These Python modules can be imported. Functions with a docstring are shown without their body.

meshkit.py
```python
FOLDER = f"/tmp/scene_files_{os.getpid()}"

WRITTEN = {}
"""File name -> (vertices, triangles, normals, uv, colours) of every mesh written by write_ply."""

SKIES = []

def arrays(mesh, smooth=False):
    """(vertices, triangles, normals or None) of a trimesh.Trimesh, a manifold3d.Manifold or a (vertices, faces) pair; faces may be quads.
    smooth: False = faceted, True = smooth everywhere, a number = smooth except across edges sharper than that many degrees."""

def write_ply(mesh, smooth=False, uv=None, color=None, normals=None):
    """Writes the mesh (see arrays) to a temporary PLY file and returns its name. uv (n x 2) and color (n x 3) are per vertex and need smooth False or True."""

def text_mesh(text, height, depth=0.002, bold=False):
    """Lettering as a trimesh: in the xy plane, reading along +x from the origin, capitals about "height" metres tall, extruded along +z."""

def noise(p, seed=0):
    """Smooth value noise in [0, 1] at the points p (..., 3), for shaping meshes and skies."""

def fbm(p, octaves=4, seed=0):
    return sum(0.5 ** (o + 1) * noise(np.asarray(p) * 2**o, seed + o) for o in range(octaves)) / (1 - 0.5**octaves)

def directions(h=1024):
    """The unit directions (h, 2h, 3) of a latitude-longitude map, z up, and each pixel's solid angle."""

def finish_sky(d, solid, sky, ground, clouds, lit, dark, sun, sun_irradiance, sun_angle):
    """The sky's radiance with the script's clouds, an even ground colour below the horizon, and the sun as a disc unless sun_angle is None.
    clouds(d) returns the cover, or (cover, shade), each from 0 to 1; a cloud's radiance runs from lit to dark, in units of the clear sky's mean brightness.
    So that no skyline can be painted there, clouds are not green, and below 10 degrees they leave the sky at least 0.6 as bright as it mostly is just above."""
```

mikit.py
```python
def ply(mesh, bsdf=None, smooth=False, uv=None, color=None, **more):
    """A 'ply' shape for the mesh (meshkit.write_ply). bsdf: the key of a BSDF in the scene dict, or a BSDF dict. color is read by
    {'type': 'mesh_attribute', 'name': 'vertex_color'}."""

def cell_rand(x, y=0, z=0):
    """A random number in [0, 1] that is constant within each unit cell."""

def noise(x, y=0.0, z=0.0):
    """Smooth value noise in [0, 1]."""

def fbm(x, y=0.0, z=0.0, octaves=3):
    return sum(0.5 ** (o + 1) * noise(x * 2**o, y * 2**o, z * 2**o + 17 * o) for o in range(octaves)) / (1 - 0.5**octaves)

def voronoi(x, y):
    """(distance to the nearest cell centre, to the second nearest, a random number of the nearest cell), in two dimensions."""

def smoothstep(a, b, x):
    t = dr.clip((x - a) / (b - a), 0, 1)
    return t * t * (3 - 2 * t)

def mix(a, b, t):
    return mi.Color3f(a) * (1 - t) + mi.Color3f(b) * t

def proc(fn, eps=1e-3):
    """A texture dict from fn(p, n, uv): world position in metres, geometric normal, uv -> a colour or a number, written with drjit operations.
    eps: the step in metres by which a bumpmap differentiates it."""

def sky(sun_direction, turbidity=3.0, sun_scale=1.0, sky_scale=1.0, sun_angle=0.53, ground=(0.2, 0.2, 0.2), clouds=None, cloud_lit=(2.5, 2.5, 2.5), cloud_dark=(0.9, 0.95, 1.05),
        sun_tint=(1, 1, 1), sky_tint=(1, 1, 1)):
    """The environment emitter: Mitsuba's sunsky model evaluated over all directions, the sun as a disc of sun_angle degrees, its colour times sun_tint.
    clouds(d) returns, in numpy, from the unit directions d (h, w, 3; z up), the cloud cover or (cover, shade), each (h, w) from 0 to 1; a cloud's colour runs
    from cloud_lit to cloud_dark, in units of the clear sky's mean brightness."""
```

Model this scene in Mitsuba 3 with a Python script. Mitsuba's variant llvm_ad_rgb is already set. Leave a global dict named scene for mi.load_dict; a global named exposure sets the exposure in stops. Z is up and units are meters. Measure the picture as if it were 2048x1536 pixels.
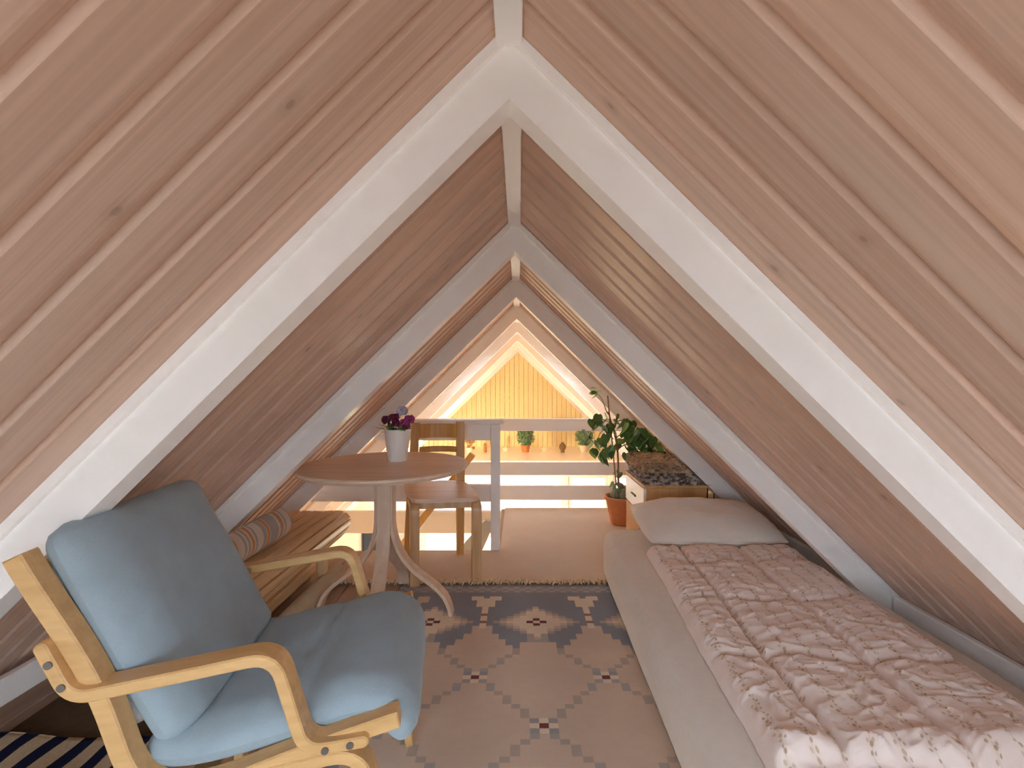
import math, random
import numpy as np
import trimesh, manifold3d
import drjit as dr
import mitsuba as mi
import mikit, meshkit
from mikit import proc, noise, fbm, voronoi, cell_rand, smoothstep, mix
from shapely.geometry import Polygon, LineString, Point, box as sbox
from shapely import affinity

T = mi.ScalarTransform4f
rng = np.random.default_rng(7)
random.seed(7)

# ------------------------------------------------------------------ camera, sky, exposure
EYE = 1.07
FOCAL = 920.0                      # pixels of a 2048 wide picture
exposure = 4.5
scene = {'type': 'scene'}
labels = {}
scene['camera'] = {
    'type': 'perspective', 'fov': math.degrees(2 * math.atan(1024 / FOCAL)), 'fov_axis': 'x',
    'near_clip': 0.02, 'far_clip': 200.0,
    'principal_point_offset_x': -14 / 2048, 'principal_point_offset_y': 0.0,
    'to_world': T().look_at(origin=[0, 0, EYE], target=[0, 1, EYE], up=[0, 0, 1]),
}
# an even overcast sky
scene['sky'] = mikit.sky([0.3, -0.6, 0.74], turbidity=4.0, sun_scale=0.0, sky_scale=1.0, ground=(0.35, 0.35, 0.35),
                         clouds=lambda d: np.ones(d.shape[:2]), cloud_lit=(1.98, 2.35, 2.74), cloud_dark=(1.98, 2.35, 2.74))
LAMP = (4.5, 4.0, 3.0)             # warm globe lamp in the lower room
ADDED_PENDANT = (20.0, 16.5, 9.5)       # unseen warm pendant, added to light the yellow gable

# ------------------------------------------------------------------ helpers
def M(v, f):
    return trimesh.Trimesh(np.asarray(v, float), np.asarray(f, int), process=False)

def cat(*ms):
    return trimesh.util.concatenate([m for m in ms])

def hull(pts):
    return trimesh.convex.convex_hull(np.asarray(pts, float))

def box(x0, x1, y0, y1, z0, z1, c=0.0):
    """A box; c chamfers every edge."""
    x0, x1, y0, y1, z0, z1 = min(x0, x1), max(x0, x1), min(y0, y1), max(y0, y1), min(z0, z1), max(z0, z1)
    if c <= 0:
        m = trimesh.creation.box([x1 - x0, y1 - y0, z1 - z0])
        m.apply_translation([(x0 + x1) / 2, (y0 + y1) / 2, (z0 + z1) / 2])
        return m
    c = min(c, (x1 - x0) * .45, (y1 - y0) * .45, (z1 - z0) * .45)
    p = []
    for X in ((x0, x0 + c), (x1, x1 - c)):
        for Y in ((y0, y0 + c), (y1, y1 - c)):
            for Z in ((z0, z0 + c), (z1, z1 - c)):
                p += [(X[0], Y[1], Z[1]), (X[1], Y[0], Z[1]), (X[1], Y[1], Z[0])]
    return hull(p)

def ok(m):
    if m.volume < 0:
        m.invert()
    return m

def extrude(poly, depth, frame, origin=(0, 0, 0)):
    """Extrude a shapely polygon (a, b) by depth; frame = (A, B, C): the world axes of a, b and the extrusion."""
    geoms = getattr(poly, 'geoms', [poly])
    out = []
    for g in geoms:
        m = trimesh.creation.extrude_polygon(g, depth, engine='earcut')
        v = m.vertices
        A, B, C = (np.asarray(k, float) for k in frame)
        w = v[:, :1] * A + v[:, 1:2] * B + v[:, 2:3] * C + np.asarray(origin, float)
        out.append(ok(M(w, m.faces)))
    return cat(*out)

def tube(path, rad, n=10, cap=True):
    """A round tube along a polyline; rad a number or one per point."""
    P = np.asarray(path, float)
    R = np.broadcast_to(np.asarray(rad, float), (len(P),))
    tan = np.gradient(P, axis=0)
    tan /= np.linalg.norm(tan, axis=1, keepdims=True) + 1e-12
    up = np.array([0.3, 0.2, 0.93])
    if abs(tan[0] @ up) > .95:
        up = np.array([1.0, 0.1, 0])
    V = []
    u = np.cross(up, tan[0]); u /= np.linalg.norm(u)
    for p, t, r in zip(P, tan, R):
        u = u - (u @ t) * t
        u /= np.linalg.norm(u)
        w = np.cross(t, u)
        a = np.arange(n) * 2 * np.pi / n
        V.append(p + r * (np.cos(a)[:, None] * u + np.sin(a)[:, None] * w))
    V = np.vstack(V)
    Fs = []
    for i in range(len(P) - 1):
        for k in range(n):
            a, b = i * n + k, i * n + (k + 1) % n
            Fs += [(a, b, b + n), (a, b + n, a + n)]
    if cap:
        V = np.vstack([V, P[:1], P[-1:]])
        s, e = len(V) - 2, len(V) - 1
        o = (len(P) - 1) * n
        for k in range(n):
            Fs += [(s, (k + 1) % n, k), (e, o + k, o + (k + 1) % n)]
    return ok(M(V, Fs))

def lathe(prof, n=40, at=(0, 0, 0)):
    """prof: (r, z) pairs of a closed or axis-to-axis outline."""
    m = trimesh.creation.revolve(np.asarray(prof, float), sections=n)
    m.apply_translation(at)
    return ok(m)

def spline(pts, n=40):
    from scipy.interpolate import PchipInterpolator, CubicSpline
    P = np.asarray(pts, float)
    t = np.r_[0, np.cumsum(np.linalg.norm(np.diff(P, axis=0), axis=1))]
    return CubicSpline(t, P)(np.linspace(0, t[-1], n))

def rounded(pts, r, n=8):
    """A polyline with its inner corners rounded by radius r (2D)."""
    P = [np.asarray(p, float) for p in pts]
    out = [P[0]]
    rr = r if isinstance(r, (list, tuple)) else [r] * (len(P) - 2)
    for i in range(1, len(P) - 1):
        a, b, c = P[i - 1], P[i], P[i + 1]
        u, v = (a - b) / np.linalg.norm(a - b), (c - b) / np.linalg.norm(c - b)
        ang = math.acos(np.clip(u @ v, -1, 1))
        d = min(rr[i - 1] / math.tan(ang / 2), .49 * np.linalg.norm(a - b), .49 * np.linalg.norm(c - b))
        p0, p1 = b + u * d, b + v * d
        for t in np.linspace(0, 1, n):
            out.append((1 - t) ** 2 * p0 + 2 * t * (1 - t) * b + t * t * p1)
    out.append(P[-1])
    return np.array(out)

def grid_solid(top, bot):
    """A closed mesh from two (n, m, 3) grids that share their rim."""
    n, m = top.shape[:2]
    V = np.vstack([top.reshape(-1, 3), bot.reshape(-1, 3)])
    i, j = np.meshgrid(np.arange(n - 1), np.arange(m - 1), indexing='ij')
    a = (i * m + j).ravel(); b = a + 1; c = a + m; d = c + 1
    o = n * m
    F = np.vstack([np.stack([a, c, d], 1), np.stack([a, d, b], 1), np.stack([a + o, d + o, c + o], 1), np.stack([a + o, b + o, d + o], 1)])
    rim = np.r_[np.arange(m), np.arange(1, n) * m + m - 1, (n - 1) * m + np.arange(m - 2, -1, -1), np.arange(n - 2, 0, -1) * m]
    r2 = np.roll(rim, -1)
    F = np.vstack([F, np.stack([rim, r2, r2 + o], 1), np.stack([rim, r2 + o, rim + o], 1)])
    return ok(M(V, F))

def taken(key):
    return key in scene or any(k.startswith(key + '__') for k in scene) or key in labels

def numbered(key):
    if not taken(key):
        return key
    i = 1
    while taken(f'{key}_{i:03d}'):
        i += 1
    return f'{key}_{i:03d}'

def thing(name, label, cat_, group=None, kind=None):
    key = numbered(name)
    labels[key] = {'label': label, 'category': cat_}
    if group: labels[key]['group'] = group
    if kind: labels[key]['kind'] = kind
    return key

def put(parent, name, mesh, bsdf, smooth=False, label=None, kind=None, **kw):
    key = numbered(parent + '__' + name) if name else parent
    scene[key] = mikit.ply(mesh, bsdf, smooth=smooth, **kw)
    if label or kind:
        labels[key] = {k: v for k, v in (('label', label), ('kind', kind)) if v}
    return key

def single(name, mesh, bsdf, label, cat_, smooth=False, group=None, kind=None, **kw):
    key = thing(name, label, cat_, group, kind)
    scene[key] = mikit.ply(mesh, bsdf, smooth=smooth, **kw)
    return key

def structure(name, mesh=None, bsdf=None, smooth=False, label=None):
    labels[name] = {'kind': 'structure'}
    if label: labels[name]['label'] = label
    if mesh is not None:
        scene[name] = mikit.ply(mesh, bsdf, smooth=smooth)
    return name

# ------------------------------------------------------------------ materials
def mat(name, color, rough=0.6, spec=0.4, bump=None, **kw):
    b = {'type': 'principled', 'base_color': color if isinstance(color, dict) else {'type': 'rgb', 'value': list(color)}, 'roughness': rough, 'specular': spec, **kw}
    if bump:
        fn, h, e = bump
        b = {'type': 'bumpmap', 'arbitrary': proc(fn, eps=e), 'scale': h, 'bsdf': b}
    scene[name] = {'type': 'twosided', 'bsdf': b}
    return name

XC, TAN, RIDGE = -0.0183, 0.985, EYE + 0.6656
SL = math.hypot(1, TAN)
PITCH = 0.0962

def ceiling_color(p, n, uv):
    side = dr.select(p.x < XC, 1.0, 2.0)
    s = dr.abs(p.x - XC) * SL
    t = p.y / PITCH
    pid = dr.floor(t)
    yl = (t - pid) * PITCH
    r = cell_rand(pid, side, 3)
    g = fbm(p.y * 110 + r * 50, s * 2.2 + r * 9, pid * 7.3 + side * 31, octaves=3)
    fine = noise(p.y * 420 + r * 90, s * 5.0, pid + side * 13)
    c = mix((0.625, 0.445, 0.345), (0.555, 0.385, 0.292), smoothstep(0.25, 0.8, g))
    c = c * (0.91 + 0.18 * r) * (0.95 + 0.10 * fine)
    c = mix(c, (0.58, 0.48, 0.41), 0.35 * smoothstep(0.5, 0.8, fbm(p.y * 9, s * 1.3, side * 5 + pid * 3.1)))
    k = dr.floor(s / 0.42 + r * 7)
    has = cell_rand(pid, k, side * 11 + 6) > 0.72
    sc = (k - r * 7 + 0.2 + 0.6 * cell_rand(pid, k, side + 20)) * 0.42
    yc = (0.32 + 0.5 * cell_rand(pid, k, side + 30)) * PITCH
    d = dr.sqrt(dr.square((s - sc) / 1.5) + dr.square(yl - yc)) / (0.004 + 0.005 * cell_rand(pid, k, 40))
    kn = dr.select(has, 1 - smoothstep(0.4, 1.1, d), 0.0)
    ring = dr.select(has, (1 - smoothstep(1.0, 3.2, d)) * 0.18, 0.0)
    c = mix(c, (0.30, 0.19, 0.13), ring)
    return mix(c, (0.20, 0.135, 0.10), kn * 0.40)

def pine_fn(ca, cb, axis, scale=1.0):
    def fn(p, n, uv):
        a, b, c = (p.x, p.y, p.z)
        L = {'x': a, 'y': b, 'z': c}[axis]
        U, V = {'x': (b, c), 'y': (a, c), 'z': (a, b)}[axis]
        w = fbm(U * 60 * scale, V * 60 * scale, L * 3.0 * scale, octaves=3)
        f = noise(U * 300 * scale, V * 300 * scale, L * 8 * scale)
        return mix(ca, cb, smoothstep(0.25, 0.78, w)) * (0.95 + 0.1 * f)
    return fn

def speckle(ca, cb, s):
    def fn(p, n, uv):
        return mix(ca, cb, fbm(p.x * s, p.y * s, p.z * s, octaves=3))
    return fn

def weave_bump(s):
    def fn(p, n, uv):
        return dr.sin(p.x * s) * dr.sin(p.y * s) * 0.5 + 0.5 + 0.5 * noise(p.x * s * .3, p.y * s * .3, p.z * s * .3)
    return fn

def paint(c):
    c2 = tuple(0.93 * k for k in c)
    def fn(p, n, uv):
        return mix(c, c2, fbm(p.x * 7, p.y * 7, p.z * 7, octaves=3))
    return fn

mat('ceiling_pine', proc(ceiling_color), rough=0.55, spec=0.35)
mat('backing_board', (0.30, 0.20, 0.14), rough=0.8)
mat('white_paint', proc(paint((0.86, 0.845, 0.815))), rough=0.42, spec=0.4)
mat('birch', proc(pine_fn((0.60, 0.375, 0.16), (0.51, 0.305, 0.12), 'x', .8)), rough=0.38, spec=0.5)
mat('beech', proc(pine_fn((0.72, 0.55, 0.415), (0.64, 0.47, 0.345), 'x', .8)), rough=0.40, spec=0.5)
mat('beech_leg', proc(pine_fn((0.72, 0.55, 0.415), (0.64, 0.47, 0.345), 'z', .8)), rough=0.40, spec=0.5)
mat('chair_wood', proc(pine_fn((0.62, 0.40, 0.21), (0.50, 0.29, 0.13), 'z', .8)), rough=0.40, spec=0.5)
mat('orange_pine', proc(pine_fn((0.62, 0.35, 0.10), (0.50, 0.26, 0.06), 'z', .8)), rough=0.40, spec=0.5)
mat('bench_pine', proc(pine_fn((0.74, 0.54, 0.31), (0.66, 0.46, 0.25), 'y', .8)), rough=0.45, spec=0.45)
mat('floor_wood', proc(pine_fn((0.42, 0.30, 0.22), (0.33, 0.225, 0.155), 'y', .5)), rough=0.5)
mat('gable_board', proc(pine_fn((0.94, 0.85, 0.52), (0.92, 0.81, 0.46), 'z', .4)), rough=0.6)
mat('gable_groove', (0.62, 0.50, 0.28), rough=0.7)
mat('lower_wall', proc(paint((0.78, 0.70, 0.58))), rough=0.7)
mat('lower_floor', proc(pine_fn((0.55, 0.42, 0.30), (0.47, 0.34, 0.23), 'y', .4)), rough=0.5)
def cloth_blue(p, n, uv):
    c = mix((0.255, 0.328, 0.368), (0.305, 0.375, 0.408), noise(p.x * 900, p.y * 900, p.z * 900))
    return c * (0.93 + 0.14 * fbm(p.x * 25, p.y * 25, p.z * 25))
mat('blue_cloth', proc(cloth_blue), rough=0.9, spec=0.1, sheen=0.35)
mat('grey_cloth', proc(speckle((0.45, 0.42, 0.38), (0.56, 0.53, 0.49), 300)), rough=0.9, spec=0.1)
mat('dark_seam', (0.12, 0.15, 0.18), rough=0.9)
mat('screw', (0.20, 0.19, 0.19), rough=0.35, metallic=0.9)
def carpet(p, n, uv):
    c = mix((0.70, 0.575, 0.455), (0.62, 0.50, 0.385), fbm(p.x * 160, p.y * 160, p.z * 60))
    return c * (0.94 + 0.12 * fbm(p.x * 6, p.y * 6, 3.0))
mat('beige_carpet', proc(carpet), rough=0.95, spec=0.05, bump=(lambda p, n, uv: fbm(p.x * 250, p.y * 250, 0.0), 0.004, 0.0006))
mat('fringe_wool', proc(speckle((0.80, 0.66, 0.46), (0.68, 0.52, 0.33), 90)), rough=0.95, spec=0.05)
mat('rug_weave', {'type': 'mesh_attribute', 'name': 'vertex_color'}, rough=0.95, spec=0.05,
    bump=(lambda p, n, uv: 0.5 + 0.5 * dr.sin(p.x * 1500) * dr.sin(p.y * 1500 + 3.14 * dr.floor(p.x * 480)) + fbm(p.x * 90, p.y * 200, 0.0), 0.0012, 0.0003))
mat('sheet', proc(speckle((0.66, 0.61, 0.54), (0.72, 0.67, 0.60), 60)), rough=0.85, spec=0.15)
mat('pillow_case', proc(speckle((0.69, 0.64, 0.57), (0.73, 0.68, 0.61), 60)), rough=0.85, spec=0.15)
DX0, DPX = 0.565, 0.066
def duvet_color(p, n, uv):
    c = mix((0.80, 0.695, 0.64), (0.76, 0.655, 0.595), fbm(p.x * 30, p.y * 30, p.z * 30))
    u, v = uv.x, uv.y
    row = dr.floor(u / DPX)
    odd = cell_rand(row, 1, 1)
    ul = u - (row + 0.5) * DPX - 0.004 * dr.sin(v * 95 + odd * 6)
    vs = v / 0.052 + odd * 5
    cell = dr.floor(vs)
    vl = (vs - cell - 0.5) * 0.052
    stem = 1 - smoothstep(0.0006, 0.0022, dr.abs(ul))
    c = mix(c, (0.50, 0.40, 0.30), stem * 0.35)
    for k, (au, av, ra, tone) in enumerate(((0.0, -0.006, .0052, 0), (0.0075, 0.002, .0042, 1), (-0.0075, 0.005, .0042, 1), (0.003, 0.013, .0038, 0), (-0.004, -0.017, .0035, 2), (0.006, -0.015, .0030, 2), (-.0015, .021, .0028, 2))):
        r1, r2 = cell_rand(cell, row, 10 + k), cell_rand(cell, row, 30 + k)
        d = dr.sqrt(dr.square(ul - au - 0.005 * (r1 - 0.5)) + dr.square(vl - av - 0.006 * (r2 - 0.5)))
        m = (1 - smoothstep(ra * 0.55, ra * 1.15, d)) * (0.55 + 0.40 * r2)
        c = mix(c, ((0.34, 0.22, 0.13), (0.44, 0.33, 0.22), (0.35, 0.29, 0.225))[tone], m)
    halo = 1 - smoothstep(0.006, 0.020, dr.sqrt(dr.square(ul) + dr.square(vl * 0.7)))
    return mix(c, (0.62, 0.48, 0.35), halo * 0.25)
mat('duvet_print', proc(duvet_color), rough=0.85, spec=0.15)
mat('terracotta', proc(speckle((0.50, 0.19, 0.075), (0.58, 0.24, 0.10), 40)), rough=0.7)
mat('soil', (0.07, 0.05, 0.035), rough=0.95)
def leaf_fn(ca, cb):
    def fn(p, n, uv):
        return mix(ca, cb, fbm(p.x * 22, p.y * 22, p.z * 22))
    return fn
mat('leaf_dark', proc(leaf_fn((0.055, 0.13, 0.035), (0.10, 0.19, 0.05))), rough=0.4, spec=0.5)
mat('leaf_light', proc(leaf_fn((0.14, 0.30, 0.06), (0.22, 0.40, 0.10))), rough=0.4, spec=0.5)
mat('cabinet_pine', proc(pine_fn((0.60, 0.36, 0.16), (0.50, 0.28, 0.11), 'z', .8)), rough=0.40, spec=0.5)
mat('cactus', proc(speckle((0.17, 0.19, 0.12), (0.27, 0.29, 0.20), 120)), rough=0.8)
mat('bark', proc(speckle((0.22, 0.13, 0.06), (0.32, 0.20, 0.10), 60)), rough=0.8)
def fur_tan(p, n, uv):
    a = fbm(p.x * 38, p.y * 38, p.z * 70)
    return mix(mix((0.58, 0.44, 0.29), (0.34, 0.23, 0.14), smoothstep(.3, .7, a)), (0.10, 0.065, 0.04), smoothstep(.60, .75, fbm(p.x * 55, p.y * 55, p.z * 90 + 9)))
def fur_grey(p, n, uv):
    a = fbm(p.x * 45, p.y * 45, p.z * 60)
    return mix((0.52, 0.45, 0.39), (0.10, 0.075, 0.065), smoothstep(.38, .66, a))
mat('fur_brown', proc(fur_tan), rough=0.95, spec=0.1)
mat('fur_mottled', proc(fur_grey), rough=0.95, spec=0.1)
mat('white_gloss', (0.78, 0.77, 0.75), rough=0.25, spec=0.5)
mat('drawer_white', (0.80, 0.79, 0.78), rough=0.35, spec=0.5)
mat('white_plastic', (0.80, 0.79, 0.76), rough=0.45, spec=0.4)
mat('dark_metal', (0.06, 0.05, 0.05), rough=0.4, metallic=0.5)
mat('petal_magenta', proc(speckle((0.33, 0.035, 0.16), (0.45, 0.08, 0.26), 200)), rough=0.7)
mat('petal_plum', proc(speckle((0.14, 0.02, 0.06), (0.22, 0.04, 0.10), 200)), rough=0.7)
mat('petal_lilac', proc(speckle((0.50, 0.46, 0.58), (0.60, 0.57, 0.66), 200)), rough=0.7)
mat('blanket', proc(speckle((0.56, 0.45, 0.30), (0.68, 0.56, 0.39), 70)), rough=0.9, spec=0.1,
    bump=(lambda p, n, uv: 0.5 + 0.5 * dr.sin(p.y * 420 + p.z * 300) + noise(p.x * 200, p.y * 200, p.z * 200), 0.004, 0.0005))
def roll_fn(p, n, uv):
    t = p.y / 0.0125
    k = dr.floor(t)
    r = cell_rand(k, 4, 2)
    c = mix((0.60, 0.52, 0.43), (0.40, 0.35, 0.31), dr.select(r > 0.5, 1.0, 0.0))
    big = dr.abs(p.y / 0.105 - dr.floor(p.y / 0.105) - 0.5)
    return mix(c, (0.55, 0.25, 0.09), 1 - smoothstep(0.06, 0.10, big))
mat('striped_roll', proc(roll_fn), rough=0.95, spec=0.05)
def plaid_fn(p, n, uv):
    u, v = uv.x * 26, uv.y * 7
    a = dr.select(u - dr.floor(u) < 0.35, 1.0, 0.0)
    b = dr.select(v - dr.floor(v) < 0.35, 1.0, 0.0)
    c = mix((0.48, 0.45, 0.40), (0.20, 0.22, 0.24), 0.5 * a + 0.4 * b)
    return mix(c, (0.50, 0.36, 0.10), 0.6 * smoothstep(0.42, 0.5, uv.y) * (1 - smoothstep(0.66, 0.74, uv.y)) )
mat('plaid', proc(plaid_fn), rough=0.9, spec=0.1)
def navy_fn(p, n, uv):
    x = p.x + 0.012 * dr.sin(p.y * 16) + 0.01 * noise(p.x * 8, p.y * 8)
    t = x / 0.085
    return mix((0.45, 0.33, 0.21), (0.012, 0.014, 0.035), dr.select(t - dr.floor(t) < 0.45, 1.0, 0.0)) * (0.9 + 0.2 * noise(p.x * 300, p.y * 300))
mat('navy_stripe', proc(navy_fn), rough=0.95, spec=0.05)
mat('shade_brown', proc(speckle((0.085, 0.055, 0.032), (0.12, 0.08, 0.05), 80)), rough=0.95, spec=0.05)  # very dark brown, the armchair's shade put into the colour
mat('pane_glass', (0, 0, 0)); scene['pane_glass'] = {'type': 'thindielectric', 'int_ior': 1.5}
mat('grey_panel', (0.36, 0.35, 0.33), rough=0.6)
mat('dark_screen', (0.03, 0.032, 0.035), rough=0.3)
mat('dried_brown', proc(speckle((0.30, 0.15, 0.06), (0.45, 0.26, 0.12), 90)), rough=0.8)
mat('vase_brown', proc(speckle((0.16, 0.09, 0.05), (0.26, 0.17, 0.09), 60)), rough=0.4)
mat('topiary_leaf', proc(leaf_fn((0.10, 0.22, 0.12), (0.24, 0.36, 0.22))), rough=0.6)
mat('cream', (0.80, 0.70, 0.55), rough=0.6)
mat('window_frame', proc(paint((0.78, 0.69, 0.57))), rough=0.5)

# ------------------------------------------------------------------ the roof
def roof_z(x):
    return RIDGE - TAN * abs(x - XC)

def slope_frame(side):
    down = np.array([side / SL, 0, -TAN / SL])
    out = np.array([side * TAN / SL, 0, 1 / SL])
    return down, out

Y_BACK, Y_GABLE, FLOOR_END = -3.6, 8.06, 3.94
LOW_Z = -1.16
ADDED_SKYLIGHT = (-2.9, .36, -.45, 1.80)          # unseen roof windows added for fill light: y, distance from the ridge
ADDED_FAR_SKYLIGHTS = ((3.88, 4.50),)        # one more pair added for fill light over the room below, hidden behind rafters
SKY_S = (.50, 1.00)
plank_prof = Polygon([(0, .011), (.0075, .011), (.0100, .0016), (.0125, 0), (PITCH - .0185, 0), (PITCH - .014, .0008), (PITCH, .0058), (PITCH, .017), (0, .017)])
for side, nm in ((-1, 'ceiling_left'), (1, 'ceiling_right')):
    down, out = slope_frame(side)
    apex = np.array([XC, 0, RIDGE])
    short, long_ = 1.86 * SL, 3.05 * SL
    # roof deck behind the boards, with an added fill-light opening behind the camera on each slope
    deck = Polygon([(Y_BACK - .1, 0), (Y_GABLE + .1, 0), (Y_GABLE + .1, long_), (2.9, long_), (2.9, short), (Y_BACK - .1, short)])
    deck = deck.difference(sbox(*ADDED_SKYLIGHT))
    for y0_, y1_ in ADDED_FAR_SKYLIGHTS:
        deck = deck.difference(sbox(y0_, SKY_S[0], y1_, SKY_S[1]))
    structure(nm, extrude(deck, .05, ([0, 1, 0], down, out), apex + out * .019), 'backing_board')
    pl_s = mikit.ply(extrude(plank_prof, short, ([0, 1, 0], out, down), apex), 'ceiling_pine')
    pl_l = mikit.ply(extrude(plank_prof, long_, ([0, 1, 0], out, down), apex), 'ceiling_pine')
    pl_w = mikit.ply(cat(extrude(plank_prof, SKY_S[0], ([0, 1, 0], out, down), apex), extrude(plank_prof, long_ - SKY_S[1], ([0, 1, 0], out, down), apex + down * SKY_S[1])), 'ceiling_pine')
    for k in range(-4, int(Y_GABLE / PITCH) + 1):
        y = k * PITCH
        d = pl_l if y > 2.93 else pl_s
        if any(y + PITCH > a_ and y < b_ for a_, b_ in ADDED_FAR_SKYLIGHTS):
            d = pl_w
        scene[numbered(nm + '__plank')] = {**d, 'to_world': T().translate([0, y, 0])}

# rafters: one timber on each slope, with a slim bead along its upper edge
RAFTERS = [0.858, 1.841, 2.808, 3.754, 4.70, 5.637, 6.573, 7.51]
RW, RH = 0.060, 0.133
order = ['nearest', 'second', 'third', 'fourth', 'fifth', 'sixth', 'seventh', 'eighth and farthest']
for i, y in enumerate(RAFTERS):
    for side, sn in ((-1, 'left'), (1, 'right')):
        xe = 1.64 if i < 3 else (2.90 if (i > 3 or side < 0) else 1.62)
        xs = [XC, XC + side * (xe - XC * side)]
        x1 = side * xe
        z = lambda x, o=0.0: roof_z(x) - o
        poly = Polygon([(XC, z(XC, .001)), (x1, z(x1, .001)), (x1, z(x1, RH)), (XC, z(XC, RH))])
        body = extrude(poly, RW, ([1, 0, 0], [0, 0, 1], [0, 1, 0]), [0, y, 0])
        key = thing('rafter', f'white painted rafter of the {sn} roof slope, {order[i]} from the armchair', 'rafter', 'white rafters under the roof')
        put(key, 'beam', body, 'white_paint')
        bead = Polygon([(XC, z(XC, .001)), (x1, z(x1, .001)), (x1, z(x1, .026)), (XC, z(XC, .026))])
        put(key, 'bead', extrude(bead, .011, ([1, 0, 0], [0, 0, 1], [0, 1, 0]), [0, y - .011, 0]), 'white_paint')
rb = thing('ridge_beam', 'white ridge board running along the peak between the rafters', 'beam')
edges = [-.7] + RAFTERS + [Y_GABLE]
for i in range(len(edges) - 1):
    y0 = edges[i] + (RW if i else 0)
    put(rb, 'board', box(XC - .0245, XC + .0245, y0, edges[i + 1] - .001, RIDGE - .037, RIDGE - .0235, .002), 'white_paint')

# eaves boards (knee boards) between the rafters
for side, nm, x0 in ((1, 'baseboard_right', 1.485), (-1, 'baseboard_left', 1.503)):
    structure(nm)
    stops = [-1.4] + RAFTERS[:4]
    for i in range(len(stops) - 1):
        a, b = stops[i] + (RW + .001 if i else 0), stops[i + 1] - .013
        if side < 0 and i > 2: continue
        scene[numbered(nm + '__board')] = mikit.ply(box(side * x0, side * (x0 + .028), a, b, 0.0 if side > 0 else .13, roof_z(x0 + .03) + .002, .004), 'white_paint')

# ------------------------------------------------------------------ floors and walls
X_E = 1.76
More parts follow.
